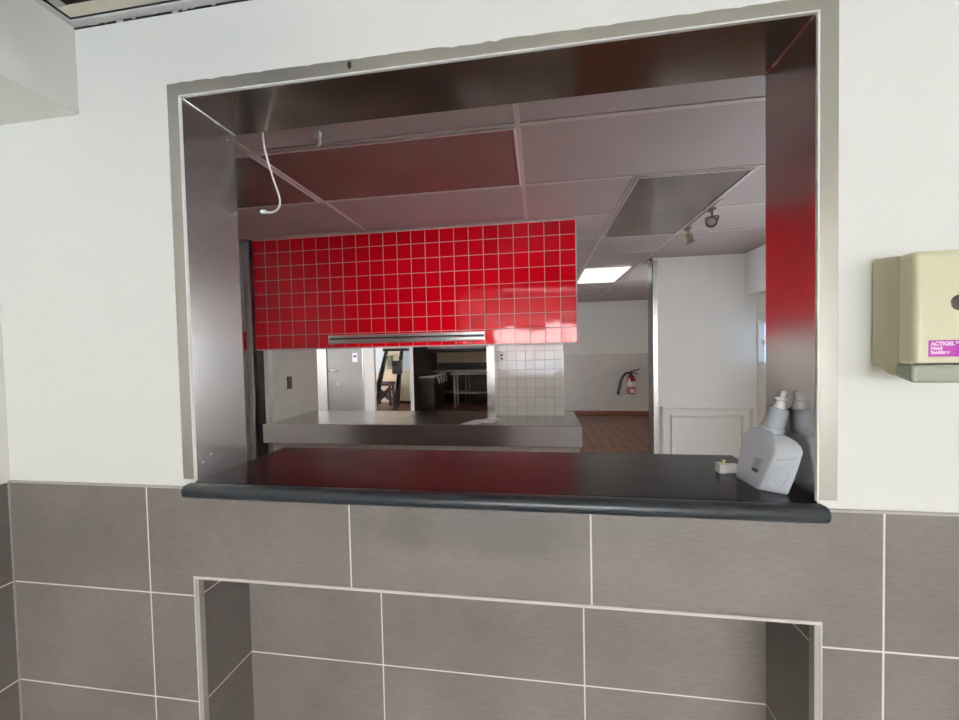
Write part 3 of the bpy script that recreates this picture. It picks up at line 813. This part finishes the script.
struct('trim_11', B(-2.868, -2.84, 7.49, 7.6, 0, 2.08), M['steel_dark'])

ld = thing('step_ladder', 'black folding stepladder standing in the doorway of the back room', 'ladder', (-2.6, 8.3, 0))
def bar(bm, p, q, w, d):
    p, q = Vector(p), Vector(q); dr = (q - p).normalized(); sx = Vector((1, 0, 0)); sx = (sx - dr * sx.dot(dr)).normalized(); sy = dr.cross(sx)
    v = []
    for c in (p, q):
        for a_, b_ in ((-1, -1), (1, -1), (1, 1), (-1, 1)): v.append(bm.verts.new(c + sx * a_ * w / 2 + sy * b_ * d / 2))
    for f in ((0, 1, 2, 3), (7, 6, 5, 4), (0, 4, 5, 1), (1, 5, 6, 2), (2, 6, 7, 3), (3, 7, 4, 0)): bm.faces.new([v[i] for i in f])
LX0, LX1, TX0, TX1, LZ = -2.93, -2.34, -2.61, -2.22, 1.45
bm = NB(); bar(bm, (LX0, 8.05, 0), (TX0, 8.33, LZ), .07, .04); obj('rail', bm, M['black'], ld)
bm = NB(); bar(bm, (LX1, 8.05, 0), (TX1, 8.33, LZ), .07, .04); obj('rail', bm, M['black'], ld)
for s in (LX0, LX1):
    bm = NB(); bar(bm, (s - .12, 8.62, 0), (TX0 if s == LX0 else TX1, 8.38, LZ), .05, .03); obj('rear_leg', bm, M['black'], ld)
for k in ():
    bm = NB(); z = LZ * k; y = 8.05 + .28 * k; box(bm, LX0 + (TX0 - LX0) * k, LX1 + (TX1 - LX1) * k, y - .02, y + .06, z - .012, z + .012); obj('step', bm, M['alum'], ld)
bm = NB(); box(bm, TX0 - .08, TX1 + .16, 8.28, 8.44, LZ - .02, LZ + .05); obj('top_cap', bm, M['black'], ld, bevel=.01)
bm = NB(); box(bm, -2.40, -2.17, 8.10, 8.24, .88, 1.20); obj('tool_caddy', bm, M['black'], ld, bevel=.02)
bm = NB(); tube(bm, [(TX0 - .02, 8.3, LZ - .12), (TX1 - .02, 8.3, LZ - .12)], .015, 8); obj('spreader', bm, M['alum'], ld)

st = thing('stool', 'dark plum stool standing behind the stepladder', 'stool', (-3.0, 9.0, 0))
obj('seat', B(-3.22, -2.72, 8.85, 9.2, .52, .62), M['plaid'], st, bevel=.03)
for sx, sy in ((-3.17, 8.9), (-2.77, 8.9), (-3.17, 9.15), (-2.77, 9.15)):
    bm = NB(); bar(bm, (sx, sy, 0), (sx * .95 - .15, sy, .53), .06, .05); obj('leg', bm, M['plaid'], st)
bm = NB(); bar(bm, (-3.15, 8.92, .12), (-2.75, 8.92, .46), .12, .05); bar(bm, (-2.75, 8.92, .14), (-3.15, 8.92, .46), .10, .05); obj('cross_brace', bm, M['plaid'], st)
tag(obj('hanging_towel', B(-3.10, -2.94, 9.53, 9.578, .93, 1.33), M['olive'], bevel=.015), 'olive towel hanging on the back wall seen through the stepladder', 'towel')
cbn = thing('storage_cabinet', 'cream cabinet against the back wall, right of the stepladder', 'cabinet', (-2.5, 9.4, 0))
obj('body', B(-2.72, -2.02, 9.2, 9.575, .08, .86), M['cab'], cbn, bevel=.006)
obj('plinth', B(-2.70, -2.04, 9.25, 9.57, 0, .08), M['brown_pl'], cbn)
for x0 in (-2.71, -2.365):
    dd = obj('door', B(x0, x0 + .335, 9.185, 9.2, .10, .84), M['cab'], cbn, bevel=.004)
    obj('handle', B(x0 + .15, x0 + .19, 9.172, 9.185, .70, .72), M['alum'], dd)
tag(obj('wall_board', B(-2.75, -2.42, 9.56, 9.578, .90, 1.62), mat('pale_blue_board', (.55, .62, .66), .5, var=.1)), 'pale blue board on the back wall above the cream cabinet', 'board')
tag(obj('wall_poster', B(-3.70, -3.15, 9.565, 9.578, .85, 1.75), mat('white_poster', (.82, .83, .82), .5, var=.15, vscale=14)), 'white poster on the back wall left of the olive towel', 'poster')
struct('baseboard_rear', B(-3.9, -1.75, 9.55, 9.58, 0, .10), M['door_trim'])

# dark cooking area
hd = thing('exhaust_hood', 'dark exhaust hood across the top of the cooking area', 'hood', (-.8, 9.0, 1.36))
bm = NB(); prism(bm, [(8.45, 1.40), (8.45, 1.62), (9.575, 2.2), (9.575, 1.38), (8.6, 1.38)], 'x', -1.6, .15); obj('canopy', bm, M['steel_dark'], hd)
obj('front_lip', B(-1.62, .17, 8.43, 8.46, 1.37, 1.46), M['equip'], hd, bevel=.004)
wb = thing('work_bench', 'long steel work bench against the far wall of the cooking area', 'work bench', (-.7, 9.3, 0))
obj('top', B(-1.64, .18, 8.95, 9.55, .86, .90), M['table_steel'], wb, bevel=.004)
obj('backsplash', B(-1.64, .18, 9.55, 9.578, .90, 1.08), M['equip'], wb)
obj('undershelf', B(-1.60, .15, 9.0, 9.5, .30, .33), M['steel_dark'], wb)
for lx in (-1.55, -.75, .1):
    for ly in (9.02, 9.48):
        bm = NB(); tube(bm, [(lx, ly, 0), (lx, ly, .87)], .022, 10); obj('leg', bm, M['table_steel'], wb, smooth=True)
wt = thing('prep_table', 'small steel prep table with undershelf standing in front of the long work bench', 'table', (-.5, 8.6, 0))
obj('top', B(-1.0, .12, 8.35, 8.88, .825, .86), M['table_steel'], wt, bevel=.004)
obj('undershelf', B(-.92, -.35, 8.42, 8.82, .36, .385), M['table_steel'], wt, bevel=.003)
for lx in (-.93, .05):
    for ly in (8.42, 8.80):
        bm = NB(); tube(bm, [(lx, ly, .0), (lx, ly, .83)], .024, 10); obj('leg', bm, M['alum'], wt, smooth=True)
fyr = thing('deep_fryer', 'black deep fryer with a row of basket handles along the left of the cooking area', 'fryer', (-1.35, 8.4, 0))
obj('body', B(-1.655, -1.28, 7.85, 8.9, .06, .80), M['equip'], fyr, bevel=.01)
obj('base', B(-1.64, -1.32, 7.9, 8.88, 0, .06), M['black'], fyr)
obj('rim', B(-1.655, -1.27, 7.84, 8.91, .80, .83), M['table_steel'], fyr, bevel=.004)
for k in range(4):
    yy = 8.0 + .25 * k
    bm = NB(); tube(bm, [(-1.40, yy, .83), (-1.25, yy, .84), (-1.20, yy, .72), (-1.20, yy, .64)], .016, 8); obj('basket_handle', bm, M['alum'], fyr, smooth=True)

# ------------------------------------------------------------------ light
w = bpy.data.worlds.new('sky'); S.world = w; w.use_nodes = True
nt = w.node_tree; nt.nodes.clear()
o_ = nt.nodes.new('ShaderNodeOutputWorld'); bg = nt.nodes.new('ShaderNodeBackground'); nt.links.new(bg.outputs[0], o_.inputs[0])
tc = nt.nodes.new('ShaderNodeTexCoord'); sp = nt.nodes.new('ShaderNodeSeparateXYZ'); rm = nt.nodes.new('ShaderNodeValToRGB')
nt.links.new(tc.outputs['Generated'], sp.inputs[0]); nt.links.new(sp.outputs[2], rm.inputs[0]); nt.links.new(rm.outputs[0], bg.inputs[0])
el = rm.color_ramp.elements
el[0].position = 0; el[0].color = (1, .97, .93, 1)
el[1].position = 1; el[1].color = (.50, .66, .97, 1)
e2 = el.new(.35); e2.color = (.84, .90, .98, 1)
bg.inputs[1].default_value = 22.5

def portal(loc, rot, sx, sy):
    L_ = bpy.data.lights.new('window_portal', 'AREA'); L_.shape = 'RECTANGLE'; L_.size = sx; L_.size_y = sy
    L_.cycles.is_portal = True
    o = bpy.data.objects.new('window_portal', L_); o.location = loc; o.rotation_euler = rot; COL.objects.link(o)
portal((2.7, YB - .12, 1.2), (PI / 2, 0, 0), 5.8, 2.1)            # facing +y
portal((XR + .13, 1.65, 1.4), (0, PI / 2, 0), 1.0, 2.1)
portal((-4.72, 8.65, 1.35), (0, -PI / 2, 0), 1.5, 1.3)
portal((-4.72, 4.9, 1.45), (0, -PI / 2, 0), 1.3, 3.8)
portal((XR + .13, 4.5, 1.6), (0, PI / 2, 0), .8, 1.0)

# ------------------------------------------------------------------ camera
cam = bpy.data.cameras.new('camera'); co = bpy.data.objects.new('camera', cam); COL.objects.link(co)
R = Vector((.98883271, .14748882, -.02137548)); U = Vector((.01699507, .03089663, .99937809)); F = Vector((-.14805753, .98858103, -.02804501))
co.matrix_world = Matrix(((R.x, U.x, -F.x, 1.10870918), (R.y, U.y, -F.y, -.95439441), (R.z, U.z, -F.z, 1.44051851), (0, 0, 0, 1)))
cam.sensor_width = 36; cam.lens = 391.7708 / 959 * 36; cam.clip_start = .02
S.camera = co
vs = S.view_settings
S.display_settings.display_device = 'sRGB'
vs.view_transform = 'Standard'; vs.look = 'None'; vs.gamma = 1; vs.use_curve_mapping = False
vs.exposure = 0.0
S.cycles.use_denoising = True
S.cycles.max_bounces = 12; S.cycles.diffuse_bounces = 6; S.cycles.glossy_bounces = 6; S.cycles.transmission_bounces = 8
S.cycles.sample_clamp_indirect = 8
